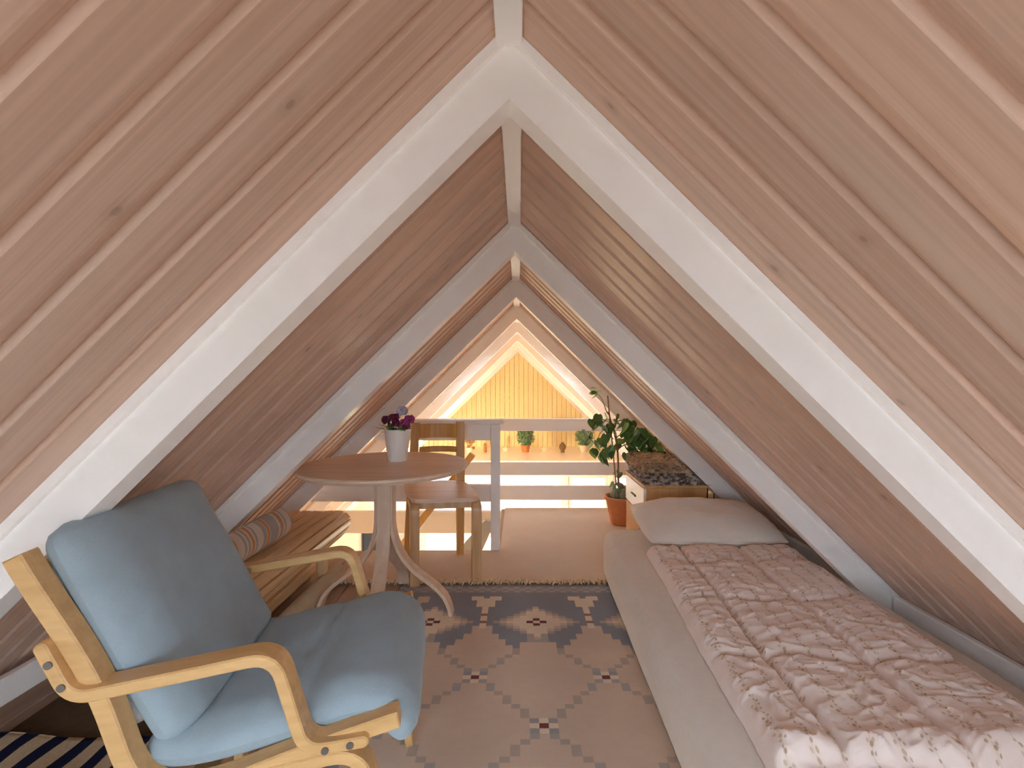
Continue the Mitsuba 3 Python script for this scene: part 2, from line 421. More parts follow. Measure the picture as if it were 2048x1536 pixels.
# loft floor with the stair opening on the left
loft = Polygon([(-X_E, Y_BACK), (X_E, Y_BACK), (X_E, FLOOR_END), (-.155, FLOOR_END), (-.155, 2.96), (-X_E, 2.96)])
structure('floor', extrude(loft, .17, ([1, 0, 0], [0, 1, 0], [0, 0, 1]), [0, 0, -.185]), 'lower_wall')
for k in range(9):
    x = -X_E + k * .142
    scene[numbered('floor__plank')] = mikit.ply(box(x + .002, x + .140, -.6, 2.955, -.016, 0, .003), 'floor_wood')
scene['floor__board'] = mikit.ply(box(-X_E + 9 * .142 + .002, X_E - .01, Y_BACK, 2.955, -.016, -.001, .002), 'floor_wood')
scene['floor__edge_board'] = mikit.ply(box(-.15, X_E - .01, 2.957, FLOOR_END - .002, -.016, -.001, .002), 'floor_wood')

# the gable behind the camera: glazed triangle of daylight
gz = lambda x, o: RIDGE - o - TAN * abs(x - XC)
wall = Polygon([(-1.80, -.2), (1.80, -.2), (1.80, gz(1.8, 0)), (XC, RIDGE), (-1.80, gz(-1.8, 0))])
hole = Polygon([(-1.02, .30), (1.02, .30), (1.02, gz(1.02, .16)), (XC + .05, gz(XC + .05, .16)), (XC - .05, gz(XC, .16)), (-1.02, gz(-1.02, .16))])
structure('wall_front', extrude(wall.difference(hole), .10, ([1, 0, 0], [0, 0, 1], [0, 1, 0]), [0, Y_BACK - .1, 0]), 'white_paint')
structure('window_1')
scene['window_1__mullion'] = mikit.ply(box(XC - .03, XC + .03, Y_BACK - .08, Y_BACK - .03, .30, RIDGE - .18), 'white_paint')

# lower room
LW, LF = 2.92, -2.45
structure('ground_floor', box(-LW - .1, LW + .1, 2.5, 8.2, LF - .1, LF), 'lower_floor')
labels['ground_floor']['label'] = 'floor of the room below'
structure('wall_back_lower')
def lower_side(side, nm):
    w = sbox(2.5, LF, 6.9, -1.09).difference(sbox(4.3, LF + .05, 6.3, -1.35))  # unseen side openings, added to let daylight into the lower room
    structure(nm, extrude(w, .1, ([0, 1, 0], [0, 0, 1], [side, 0, 0]), [side * LW, 0, 0]), 'lower_wall')
lower_side(-1, 'wall_left'); lower_side(1, 'wall_right')
structure('wall_stair', box(-LW, LW, 2.40, 2.5, LF, -.19), 'lower_wall')
structure('ceiling_lower', box(-LW, LW, 2.4, 2.96, -.25, -.19), 'lower_wall')
scene['ceiling_lower__soffit'] = mikit.ply(box(-.155, LW, 2.961, FLOOR_END, -.215, -.19), 'lower_wall')

# upper gable with vertical boards
structure('wall_gable', box(-3.0, 3.0, Y_GABLE + .016, Y_GABLE + .1, -.16, RIDGE), 'gable_groove')
gw = 0.083
for k in range(-20, 21):
    x0, x1 = k * gw + .0035, (k + 1) * gw - .0035
    top = min(roof_z(x0), roof_z(x1)) + .01
    if top < .05: continue
    hz = Polygon([(x0, -.03), (x1, -.03), (x1, roof_z(x1)), (x0, roof_z(x0))]) if x0 * x1 > 0 else Polygon([(x0, -.03), (x1, -.03), (x1, roof_z(x1)), (XC, RIDGE), (x0, roof_z(x0))])
    scene[numbered('wall_gable__plank')] = mikit.ply(extrude(hz, .014, ([1, 0, 0], [0, 0, 1], [0, 1, 0]), [0, Y_GABLE, 0]), 'gable_board')

# lower window wall with a deep white ledge on top
YW = 6.75
single('ledge', box(-1.60, 1.60, 6.6, Y_GABLE - .002, -.148, -.03, .006), 'white_gloss', 'long white display ledge below the yellow gable, carrying the small topiaries and vases', 'shelf')
wins = [(-1.42, -.78, -2.3, -.28), (-.72, .03, -1.02, -.28), (.09, .66, -1.02, -.28), (.72, 1.32, -1.02, -.28), (1.38, 2.0, -1.02, -.28)]
ww = sbox(-LW, LF, LW, -.15)
for a, b, c, d in wins:
    ww = ww.difference(sbox(a, c, b, d))
scene['wall_back_lower'] = mikit.ply(extrude(ww, .14, ([1, 0, 0], [0, 0, 1], [0, 1, 0]), [0, YW, 0]), 'lower_wall')
for i, (a, b, c, d) in enumerate(wins):
    w = structure(f'window_{i + 2}')
    fr = sbox(a, c, b, d).difference(sbox(a + .05, c + .05, b - .05, d - .035))
    scene[w + '__frame'] = mikit.ply(extrude(fr, .06, ([1, 0, 0], [0, 0, 1], [0, 1, 0]), [0, YW + .02, 0]), 'window_frame')
    scene[w + '__pane'] = mikit.ply(M([(a + .04, YW + .05, c + .04), (b - .04, YW + .05, c + .04), (b - .04, YW + .05, d - .03), (a + .04, YW + .05, d - .03)], [(0, 1, 2), (0, 2, 3)]), 'pane_glass')

# warm globe lamp of the lower room
lk = thing('floor_lamp', 'floor lamp with a warm glowing globe standing in the room below', 'lamp')
put(lk, 'base', lathe([(0, 0), (.15, 0), (.15, .02), (.02, .03), (0, .03)], 32, (-.2, 5.75, LF)), 'dark_metal', 40)
put(lk, 'pole', lathe([(0, .02), (.012, .02), (.012, 1.40), (0, 1.40)], 16, (-.2, 5.75, LF)), 'dark_metal', 40)
globe = trimesh.creation.icosphere(3, .16); globe.apply_translation([-.2, 5.75, LF + 1.55])
scene[lk + '__globe'] = {**mikit.ply(globe, 'white_gloss', smooth=True), 'emitter': {'type': 'area', 'radiance': {'type': 'rgb', 'value': list(LAMP)}}}

pk_ = thing('added_pendant_lamp', 'added warm globe pendant, unseen, lighting the gable from under the far left roof slope', 'lamp')
gx, gy_, gz_ = -1.36, 5.95, .02
g2 = trimesh.creation.icosphere(3, .075); g2.apply_translation([gx, gy_, gz_])
scene[pk_ + '__globe'] = {**mikit.ply(g2, 'white_gloss', smooth=True), 'emitter': {'type': 'area', 'radiance': {'type': 'rgb', 'value': list(ADDED_PENDANT)}}}
put(pk_, 'cap', lathe([(0, .066), (.03, .066), (.026, .10), (0, .104)], 20, (gx, gy_, gz_)), 'dark_metal', 40)
put(pk_, 'cord', tube([(gx, gy_, gz_ + .10), (gx, gy_, roof_z(gx) - .002)], .004, 8), 'dark_metal', True)

# ------------------------------------------------------------------ railings and stair
rl = thing('railing', 'white painted railing with a square post in front of the stair opening', 'railing')
RY = 2.92
put(rl, 'post', box(-.180, -.122, RY, RY + .06, .0115, .815, .003), 'white_paint')
def rail_board(parent, z0, z1, y, th, x1=None, nm='board'):
    xl = -((RIDGE - z1) / TAN) + XC + .01
    xl2 = -((RIDGE - z0) / TAN) + XC + .01
    xr, xr2 = (x1, x1) if x1 is not None else (-xl2 - .02 + 2 * XC + .02, -xl + 2 * XC)
    if x1 is None:
        xr, xr2 = (RIDGE - z0) / TAN + XC - .01, (RIDGE - z1) / TAN + XC - .01
    poly = Polygon([(xl2, z0), (xr, z0), (xr2, z1), (xl, z1)])
    return put(parent, nm, extrude(poly, th, ([1, 0, 0], [0, 0, 1], [0, 1, 0]), [0, y, 0]), 'white_paint')
rail_board(rl, .705, .812, RY + .061, .03, -.122)
rail_board(rl, .308, .416, RY + .061, .03, -.122)
put(rl, 'cap', box(-.74, -.098, RY - .02, RY + .105, .816, .842, .004), 'white_paint')
r2 = thing('railing', 'far white railing of three wide boards along the loft edge, behind the potted plant', 'railing')
for z0, z1 in ((.667, .772), (.288, .398), (.076, .196)):
    rail_board(r2, z0, z1, FLOOR_END + .005, .03)
single('edge_beam', box(-1.9, -.157, FLOOR_END - .06, FLOOR_END, -.19, -.012, .003), 'lower_wall', 'pale beam across the far side of the stair opening, seen under the round table', 'beam')
hr = thing('stair_handrail', 'orange pine stair handrail rising diagonally behind the wooden chair', 'handrail')
pts = np.array([(-1.25, 3.32, -.62), (-.87, 3.32, -.138), (-.330, 3.32, .560)])
d = pts[2] - pts[1]; d /= np.linalg.norm(d); nrm = np.array([-d[2], 0, d[0]])
sec = sbox(-.022, -.022, .022, .022).buffer(.004).intersection(sbox(-.024, -.024, .024, .024))
put(hr, 'rail', extrude(sec, float(np.linalg.norm(pts[2] - pts[0])), (nrm, [0, 1, 0], d), pts[0]), 'orange_pine')
put(hr, 'post', box(-1.28, -1.23, 3.30, 3.345, LF, -.60, .004), 'orange_pine')
single('stair_string', extrude(Polygon([(-.47, -.23), (-.27, .0), (-.19, -.012), (-.30, -.26)]), .03, ([1, 0, 0], [0, 0, 1], [0, 1, 0]), [0, 3.60, 0]), 'grey_panel',
       'grey sloping stair side panel seen through the opening beside the railing post', 'stair panel')
pf = thing('picture_frame', 'small dark framed picture on the wall of the room below, seen under the table', 'picture')
put(pf, 'frame', extrude(sbox(-2.30, -1.47, -2.08, -1.05).difference(sbox(-2.28, -1.45, -2.10, -1.07)), .02, ([1, 0, 0], [0, 0, 1], [0, 1, 0]), [0, 6.72, 0]), 'dark_metal')
put(pf, 'print', box(-2.28, -2.10, 6.735, 6.745, -1.45, -1.07), 'dark_screen')
sc_ = thing('television', 'grey flat panel on the lower wall beside the glazed door', 'panel')
put(sc_, 'screen', box(-1.80, -1.47, 6.70, 6.74, -1.26, -1.02, .006), 'grey_panel')

# ------------------------------------------------------------------ carpet, rug
carp = Polygon([(-.98, 2.475), (1.30, 2.475), (1.30, FLOOR_END - .01), (-.12, FLOOR_END - .01), (-.12, 2.93), (-.98, 2.93)])
ck = thing('carpet', 'beige wool carpet with a tan fringe covering the far part of the loft floor', 'carpet')
put(ck, 'pile', extrude(carp, .010, ([1, 0, 0], [0, 1, 0], [0, 0, 1]), [0, 0, .001]), 'beige_carpet')
fr = []
x = -.97
while x < 1.28:
    w = random.uniform(.004, .009); L = random.uniform(.022, .055); a = random.uniform(-.02, .02)
    h1, h2 = random.uniform(.012, .030), random.uniform(.006, .024)
    fr.append(tube([(x, 2.48, .010), (x + a * .4, 2.475 - L * .5, h1), (x + a, 2.475 - L, h2)], [w * .6, w * .6, w * .3], 5))
    x += w * .75
put(ck, 'fringe', cat(*fr), 'fringe_wool', True, label='tan wool fringe', kind='stuff')

# flat-woven rug: a grid of coloured cells
CW, CD = 0.0297, 0.0215
RX0, RX1, RYA, RYB = -0.62, 0.80, 0.35, 2.43
nx, ny = int(round((RX1 - RX0) / CW)), int(round((RYB - RYA) / CD))
BLUE, BLUE2, FIELD, CREAM, GREY, RED, PINK = (0.275, 0.285, 0.305), (0.32, 0.325, 0.34), (0.64, 0.495, 0.38), (0.78, 0.64, 0.49), (0.46, 0.40, 0.345), (0.20, 0.075, 0.07), (0.42, 0.30, 0.25)
CXM = 0.085                         # middle of the pattern in x
def rug_cell(i, j):
    """i: cells from the middle (right +), j: rows from the far edge (0 = far)."""
    P = 16                          # pattern period in cells
    a = (i + 8) % P - 8             # from the nearest diamond's middle
    b = i % P - 8                   # from the nearest T between the diamonds
    if j < 4: return (GREY, BLUE2)[(i + j) % 2] if j else BLUE
    if j < 6: return BLUE
    wide = abs(i) <= 17
    if wide and j <= 26:
        e = j - 17
        if (abs(a) == 1 and e == 0) or (a == 0 and abs(e) == 1): return RED
        if abs(a) * 1.12 + abs(e) <= 5.2: return CREAM
        if abs(a) + abs(e) * .97 <= 6.4: return GREY if abs(a) * 1.12 + abs(e) > 6.1 else FIELD
        if 6 <= j <= 7 and abs(b) <= 2 and not (j == 6 and b == 0): return CREAM
        if 8 <= j <= 10 and abs(b) <= 1: return CREAM
        if 11 <= j <= 19 and b == 0: return (BROWN if j in (14, 17) else CREAM)
        if j >= 19 and abs(b) <= 1.1 + (j - 19) * .43: return FIELD
        if j > 22 and abs(a) <= 1 + (j - 23) // 2: return GREY if j < 25 else FIELD
        return BLUE
    if not wide:
        e = abs(i) - 17
        q = (j - 28) % 24 - 12
        if abs(q) * .8 + abs(e - 4) * 1.2 <= 4.4: return RED if abs(q) + abs(e - 4) == 1 else CREAM
        if e <= 2 and (abs(q) + e) > 8: return FIELD
        return BLUE
    # lattice of dotted diagonals over the field
    H, Vv = 8, 11.75
    u1, v1 = (i + H) % 16 - H, (j - 23 + Vv) % (2 * Vv) - Vv
    u2, v2 = i % 16 - H, (j - 34.75 + Vv) % (2 * Vv) - Vv
    for u, v in ((u1, v1), (u2, v2)):
        v = int(math.floor(v + .5))
        if u == 0 and v == 0: return RED
        if (abs(u) == 1 and v == 0) or (u == 0 and abs(v) == 1): return CREAM
        if abs(u) == 1 and abs(v) == 1: return (.37, .355, .335)
        if 2 <= abs(u) <= 7 and abs(v) == int(round(abs(u) * Vv / H)): return ((.47, .385, .32), (.44, .395, .355), (.49, .39, .315))[(abs(u) * 7 + j) % 3]
    return FIELD
BROWN = (0.33, 0.20, 0.14)
V, Fc, C = [], [], []
zt = .0075
for j in range(ny):
    for i in range(nx):
        x0, y0 = RX0 + i * CW, RYB - (j + 1) * CD
        ic = int(round((x0 + CW / 2 - CXM) / CW))
        c = np.array(rug_cell(ic, j)) * (1 + .035 * (rng.random() - .5)) * (1 + .09 * (meshkit.noise(np.array([[x0 * 3, y0 * 9, 1.0]]))[0] - .5))
        n0 = len(V)
        V += [(x0, y0, zt), (x0 + CW, y0, zt), (x0 + CW, y0 + CD, zt), (x0, y0 + CD, zt)]
        C += [c] * 4
        Fc += [(n0, n0 + 1, n0 + 2), (n0, n0 + 2, n0 + 3)]
bx_ = box(RX0, RX0 + nx * CW, RYB - ny * CD, RYB, .001, zt - .0004)
n0 = len(V)
V = np.vstack([V, bx_.vertices]); Fc = np.vstack([Fc, bx_.faces + n0]); C = np.vstack([C, np.tile(BLUE, (len(bx_.vertices), 1))])
single('woven_rug', M(V, Fc), 'rug_weave', 'flat-woven rug with slate blue border, cream diamonds and beige field between armchair and bed', 'rug', color=C)

# dark mat standing in for shaded floor, and striped rag rug, under the left eaves
single('shade_mat', box(-1.56, -1.02, .45, 1.56, .001, .010, .003), 'shade_brown', 'dark brown mat standing in for shaded floor under the left eaves behind the armchair', 'mat')
nn = 60
xs, ys = np.meshgrid(np.linspace(-1.55, -1.0, 40), np.linspace(.45, 1.36, nn), indexing='ij')
zz = .028 + .012 * np.sin(ys * 19 + xs * 6) * np.sin(xs * 9) + .006 * meshkit.noise(np.stack([xs * 12, ys * 12, xs * 0], -1))
single('striped_rag_rug', grid_solid(np.stack([xs, ys, zz], -1), np.stack([xs, ys, zz * 0 + .0105], -1)), 'navy_stripe', 'navy and beige striped rag rug lying rumpled on the floor left of the armchair', 'rug', True)

# ------------------------------------------------------------------ the bed
def mattress():
    nx_, ny_ = 60, 120
    x0, x1, y0, y1, h = .435, 1.385, .45, 2.645, .245
    u = np.linspace(-1, 1, nx_); v = np.linspace(-1, 1, ny_)
    # cross-section parameter: rounded box outline
    th = np.linspace(0, 2 * np.pi, 96, endpoint=False)
    rings = []
    prof = [(0.0, .93), (.012, .975), (.05, 1.0), (.12, 1.003), (.19, 1.0), (.225, .985), (.24, .95), (.245, .90), (.246, .5), (.2465, .02)]
    V, F = [], []
    cx, cy, hx, hy = (x0 + x1) / 2, (y0 + y1) / 2, (x1 - x0) / 2, (y1 - y0) / 2
    def outline(t):
        c, s = np.cos(t), np.sin(t)
        e = 14.0
        k = (np.abs(c) ** e + np.abs(s) ** e) ** (-1 / e)
        return c * k, s * k
    ox, oy = outline(th + .0)
    # more points along the long sides
    th = np.unique(np.r_[np.linspace(0, 2 * np.pi, 160, endpoint=False)])
    ox, oy = outline(th)
    n = len(th)
    inset = lambda q: (1 - q) * .30
    for z, q in prof:
        if q > .6:
            off = (1 - q) * .45
            X, Y = cx + ox * (hx - off), cy + oy * (hy - off)
        else:
            X, Y = cx + ox * hx * q, cy + oy * hy * q
        P = np.stack([X, Y, np.full(n, z)], 1)
        wr = .006 * (meshkit.fbm(np.stack([X * 7, Y * 4, np.full(n, z * 9)], 1)) - .5)
        P[:, 0] += ox * wr * 1.5; P[:, 2] += wr * (z > .02)
        P[:, 0] += .03 * (Y - 1.5) * (X < .9) * .7          # the left side runs slightly askew
        V.append(P)
    V = np.vstack(V)
    for r in range(len(prof) - 1):
        for k in range(n):
            a, b = r * n + k, r * n + (k + 1) % n
            F += [(a, b, b + n), (a, b + n, a + n)]
    V[:, 2] = .0115 + V[:, 2] * (1 - .0115 / .246)
    top, bot = len(V), len(V) + 1
    V = np.vstack([V, [(cx, cy, .246)], [(cx, cy, .0115)]])
    o = (len(prof) - 1) * n
    for k in range(n):
        F += [(top, o + k, o + (k + 1) % n), (bot, (k + 1) % n, k)]
    return ok(M(V, F))
bed = thing('mattress', 'low single mattress in a greige fitted sheet lying on the floor along the right eaves', 'mattress')
put(bed, 'body', mattress(), 'sheet', True)
put(bed, 'piping', tube(spline([(.468, .6, .205), (.475, 1.2, .205), (.482, 1.8, .205), (.49, 2.3, .205), (.505, 2.57, .205)], 60), .004, 6), 'sheet', True)

def puff(w, l, t, n=50, e=5.0, p=.55, noise_amp=.006, seed=0, sag=0):
    u, v = np.meshgrid(np.linspace(-1, 1, n), np.linspace(-1, 1, n), indexing='ij')
    # corners pulled in a little
    cu = u * (1 - .05 * np.abs(v) ** 3) ; cv = v * (1 - .06 * np.abs(u) ** 3)
    th = np.clip((1 - np.abs(u) ** e) * (1 - np.abs(v) ** e), 0, 1) ** p
    nz = meshkit.fbm(np.stack([u * 2.3 + seed, v * 2.3, u * 0], -1)) - .5
    top = np.stack([cu * w / 2, cv * l / 2, t / 2 * th * (1 + nz * .25) + noise_amp * nz], -1)
    bot = np.stack([cu * w / 2, cv * l / 2, -t / 2 * th], -1)
    top[[0, -1]] = (top[[0, -1]] + bot[[0, -1]]) / 2; top[:, [0, -1]] = (top[:, [0, -1]] + bot[:, [0, -1]]) / 2
    bot[[0, -1]] = top[[0, -1]]; bot[:, [0, -1]] = top[:, [0, -1]]
    return top, bot
tp, bt = puff(.70, .46, .185, 60, 2.6, .62, .012, 3)
pil = grid_solid(tp, bt)
R = trimesh.transformations.rotation_matrix(math.radians(10), [1, 0, 0])
pil.apply_transform(R); pil.apply_translation([.975, 2.44, .338])
pl = thing('pillow', 'plump pillow in a greige pillowcase at the far end of the mattress', 'pillow')
put(pl, 'case', pil, 'pillow_case', True)

def duvet():
    nu, nv = 150, 340
    W, Y0, Y1 = .745, .46, 2.215
    u, v = np.meshgrid(np.linspace(0, 1, nu), np.linspace(0, 1, nv), indexing='ij')
    y = Y0 + v * (Y1 - Y0)
    xl = .527 + (.615 - .527) * (y - .97) / 1.25
    xr = 1.235 + (1.305 - 1.235) * (y - 1.1) / 1.1
    edge = .012 * (meshkit.fbm(np.stack([u * 2, y * 5, u * 0], -1), seed=4) - .5)
    x = xl + u * (xr - xl) + edge * (1 - 2 * u)
    U = u * W
    prof = lambda t, r: np.sqrt(np.clip(1 - np.clip(1 - t / r, 0, 1) ** 2, 0, 1))
    ed = prof(U, .055) * prof(W - U, .055) * prof(Y1 - y, .05)
    seams_u = [.165, .455]
    seams_y = [.78, 1.30, 1.66, 2.02]
    g = np.ones_like(U)
    for s in seams_u:
        s_ = s + .006 * np.sin(y * 9 + s * 30)
        g *= 1 - .38 * np.exp(-((U - s_) / .010) ** 2) - .16 * np.exp(-((U - s_) / .045) ** 2)
    for k, s in enumerate(seams_y):
        s_ = s + .02 * np.sin(U * 7 + k) + .012 * np.sin(U * 23 + k * 2)
        g *= 1 - .30 * np.exp(-((y - s_) / .010) ** 2) - .10 * np.exp(-((y - s_) / .05) ** 2)
    P = np.stack([U * 9, y * 16, U * 0], -1)
    warp = meshkit.fbm(np.stack([U * 5, y * 5, U * 0 + 3], -1), seed=9)
    wr = 1 - np.abs(2 * meshkit.fbm(np.stack([U * 6 + warp * 3, y * 17 + U * 9 + warp * 4, U * 0], -1), seed=2) - 1)
    wr2 = 1 - np.abs(2 * meshkit.noise(np.stack([U * 14 + warp * 5, y * 34 - U * 10, U * 0], -1), seed=5) - 1)
    t = .058 * ed * g + (.0070 * (wr ** 4 - .3) + .0062 * (wr2 ** 3 - .3)) * ed
    # the foot end is folded over: the near strip lies lower
    fold = 1 / (1 + np.exp(-(y - (.955 + .012 * np.sin(U * 11) + .02 * (U - .4))) / .0055))
    t = t * (.52 + .48 * fold) + .010 * ed * np.exp(-((y - .99) / .03) ** 2)
    base = .2475
    top = np.stack([x, y, base + .004 + np.maximum(t, 0)], -1)
    bot = np.stack([x, y, np.full_like(x, base)], -1)
    m = grid_solid(top, bot)
    uv = np.stack([np.r_[U.ravel(), U.ravel()], np.r_[y.ravel(), y.ravel()]], 1)
    return m, uv
dm, duv = duvet()
single('duvet', dm, 'duvet_print', 'quilted pale pink duvet with rows of small brown flowers, spread over the mattress', 'duvet', True, uv=duv)

# ------------------------------------------------------------------ the armchair
a = .1747
AQ = .915                           # overall size of the chair
AF, AW, AO = AQ * np.array([math.cos(a), math.sin(a), 0]), AQ * np.array([-math.sin(a), math.cos(a), 0]), np.array([-.4575 * AQ, .899 * AQ, EYE * (1 - AQ)])
Z, AZ = np.array([0, 0, 1.0]), np.array([0, 0, AQ])
arm = thing('armchair', 'bentwood armchair in pale birch with grey-blue cushions at the front of the loft', 'armchair')
def bent(path, thick, l0, width, cap='flat', ends=None):
    """A laminated strip: path (s, z), thickness in its plane, from l0 over width sideways."""
    ls = LineString(path)
    poly = ls.buffer(thick / 2, cap_style='flat', join_style='round')
    if cap == 'round':
        poly = ls.buffer(thick / 2, cap_style='round')
    poly = poly.buffer(-.003).buffer(.003)
    c = .003
    inner = poly.buffer(-c)
    m = cat(extrude(poly, width - 2 * c, (AF, AZ, AW), AO + AW * (l0 + c)), )
    # chamfered rims
    parts = [m]
    for sgn, at in ((-1, l0 + c), (1, l0 + width - c)):
        ring = np.asarray(poly.exterior.coords)[:-1]
        inn = []
        for q in ring:
            near = inner.exterior.interpolate(inner.exterior.project(Point(q)))
            inn.append((near.x, near.y))
        inn = np.array(inn)
        n = len(ring)
        base_ = AO + AW * at
        V = np.vstack([base_ + ring[:, :1] * AF + ring[:, 1:2] * AZ, base_ + AW * sgn * c + inn[:, :1] * AF + inn[:, 1:2] * AZ])
        F = []
        for k in range(n):
            b = (k + 1) % n
            F += [(k, b, b + n), (k, b + n, k + n)] if sgn < 0 else [(k, b + n, b), (k, k + n, b + n)]
        parts.append(M(V, F))
        parts.append(extrude(inner, .0002, (AF, AZ, AW), base_ + AW * sgn * c - AW * (.0002 if sgn > 0 else 0)))
    return cat(*parts)
FZ = (.008 - EYE * (1 - AQ)) / AQ           # the floor in the chair's own measure
arm_path = rounded([(-.408, .592), (-.365, .497), (-.02, .540), (.035, .347), (.145, .352)], [.05, .055, .05])
post_path = spline([(-.466, .755), (-.395, .622), (-.331, .490), (-.300, .395), (-.270, .325), (-.215, .285), (-.13, .288), (-.02, .318), (.10, .350), (.215, .376)], 60)
leg_path = rounded([(-.30, FZ), (-.265, .272), (.145, .325), (.205, FZ)], [.06, .075])
for l0, w in ((0.0, .052), (.548, .052)):
    ak = put(arm, 'armrest', bent(arm_path + np.array([.04 if l0 else 0, 0]), .024, l0 - .005 if l0 == 0 else l0 + .005, w, 'round'), 'birch', 30)
    for (s, z) in ((-.394, .565), (-.374, .522), (.075, .347), (.122, .351)):
        s += .04 if l0 else 0
        c0 = AO + AF * s + AZ * z + AW * (l0 - .0062 if l0 == 0 else l0 + w + .0062)
        m = trimesh.creation.cylinder(.0065, .003, sections=16)
        m.apply_transform(trimesh.geometry.align_vectors([0, 0, 1], AW / AQ)); m.apply_translation(c0)
        put(ak, 'screw', m, 'screw')
for l0 in (.012, .546):
    put(arm, 'side_frame', bent(post_path, .034, l0, .042), 'birch', 30)
for l0 in (.008, .542):
    put(arm, 'leg_frame', bent(leg_path, .026, l0, .05), 'birch', 30)
def abox(s0, s1, l0, l1, z0, z1, c=.003):
    m = box(s0, s1, l0, l1, z0, z1, c)
    v = m.vertices
    return ok(M(AO + v[:, :1] * AF + v[:, 1:2] * AW + v[:, 2:3] * AZ, m.faces))
put(arm, 'crossbar', abox(-.462, -.440, .054, .546, .685, .735), 'birch')
put(arm, 'crossbar', abox(.10, .15, .054, .546, .318, .340), 'birch')
put(arm, 'crossbar', abox(-.20, -.15, .054, .546, .262, .284), 'birch')

def cushion(path, thick, l0, l1, n=44, m=40, seed=0, edge=.05, e0=None, e1=None, eb=None, creases=()):
    """A cushion whose middle line follows path (s, z) and which spans l0..l1; rounded rims."""
    P = spline(path, n)
    tan = np.gradient(P, axis=0); tan /= np.linalg.norm(tan, axis=1, keepdims=True)
    nor = np.stack([-tan[:, 1], tan[:, 0]], 1)
    L = np.r_[0, np.cumsum(np.linalg.norm(np.diff(P, axis=0), axis=1))]
    ll = np.concatenate([[0, .004, .012, .025], np.linspace(.045, (l1 - l0) - .045, m), (l1 - l0) - np.array([.025, .012, .004, 0])])
    q = lambda t, r: np.sqrt(np.clip(1 - np.clip(1 - t / r, 0, 1) ** 2, 0, 1))
    A, B = np.meshgrid(L, ll, indexing='ij')
    e = q(A, e0 or edge) * q(L[-1] - A, e1 or edge) * q(B, eb or edge) * q((l1 - l0) - B, eb or edge)
    nz = meshkit.fbm(np.stack([A * 9 + seed, B * 9, A * 0], -1)) - .5
    crown = 1 + .25 * np.sin(np.pi * B / (l1 - l0)) * np.sin(np.pi * A / L[-1])
    up = thick * .5 * e * crown + .010 * nz * e
    for at, slope, depth, wid in creases:
        up = up - depth * e * np.exp(-((A - at - slope * (B - .25)) / wid) ** 2) * np.clip(B / .15, .2, 1) * np.clip((l1 - l0 - B) / .12, .15, 1)
    dn = -thick * .5 * e
    # rounded plan corners
    rad = .045
    ca = np.minimum(A, L[-1] - A); cb = np.minimum(B, (l1 - l0) - B)
    pull = np.clip(rad - ca, 0, rad); pull2 = np.clip(rad - cb, 0, rad)
    shift = rad - np.sqrt(np.clip(rad ** 2 - np.clip(pull, 0, rad) ** 2, 0, None))
    sB = np.where(B < (l1 - l0) / 2, 1, -1) * shift * (pull2 / rad)
    def surf(h):
        s = P[:, 0][:, None] + nor[:, 0][:, None] * h
        z = P[:, 1][:, None] + nor[:, 1][:, None] * h
        l = l0 + B + sB
        return AO + s[..., None] * AF + l[..., None] * AW + z[..., None] * AZ
    return grid_solid(surf(up), surf(dn))
bc = put(arm, 'back_cushion', cushion([(-.222, .350), (-.285, .470), (-.350, .600), (-.405, .715), (-.440, .792)][::-1], .105, .050, .556, seed=1, edge=.05, eb=.10, e1=.02), 'blue_cloth', True, label='grey-blue back cushion')
seatc = put(arm, 'seat_cushion', cushion([(-.285, .345), (-.18, .330), (-.05, .350), (.08, .374), (.150, .382), (.190, .368), (.212, .330), (.202, .290)], .088, .046, .562, n=70, seed=5, edge=.04, e0=.02, eb=.075, creases=((.29, .12, .011, .016), (.345, .12, .006, .018))), 'blue_cloth', True, label='grey-blue seat cushion')
put(arm, 'backing', cushion([(-.290, .385), (-.36, .535), (-.42, .665), (-.452, .728)][::-1], .03, .054, .542, seed=9, edge=.02), 'grey_cloth', True, label='pale fabric sling behind the cushion')

# ------------------------------------------------------------------ round table, pot of flowers
TX, TY, TR, TZ = -.622, 2.138, .384, .70
tb = thing('round_table', 'round beech table on a four-legged bentwood pedestal beside the wooden chair', 'table')
put(tb, 'top', lathe([(0, TZ - .024), (TR - .012, TZ - .024), (TR - .004, TZ - .018), (TR, TZ - .010), (TR - .001, TZ - .004), (TR - .006, TZ), (0, TZ)], 96, (TX, TY, 0)), 'beech', 35)
put(tb, 'hub', lathe([(0, TZ - .05), (.12, TZ - .05), (.13, TZ - .042), (.13, TZ - .0245), (0, TZ - .0245)], 48, (TX, TY, 0)), 'beech', 35)
legp = np.vstack([[(.034, TZ - .05), (.034, .46)], spline([(.034, .455), (.038, .40), (.055, .335), (.081, .280), (.127, .222), (.182, .178), (.235, .138), (.275, .098), (.298, .055), (.312, 0)], 40)])
legpoly = LineString(legp).buffer(.008, cap_style='flat').intersection(sbox(-1, .008, 1, TZ - .05))
for deg in (-2, 88, 178, 276):
    d_ = np.array([math.cos(math.radians(deg)), math.sin(math.radians(deg)), 0]); t_ = np.array([-d_[1], d_[0], 0])
    put(tb, 'leg', extrude(legpoly, .058, (d_, Z, t_), np.array([TX, TY, 0]) - t_ * .029), 'beech_leg', 30)
put(tb, 'bolt', (lambda m: (m.apply_translation([TX + .028, TY - .03, .37]), m)[1])(trimesh.creation.cylinder(.006, .012, sections=12)), 'screw')

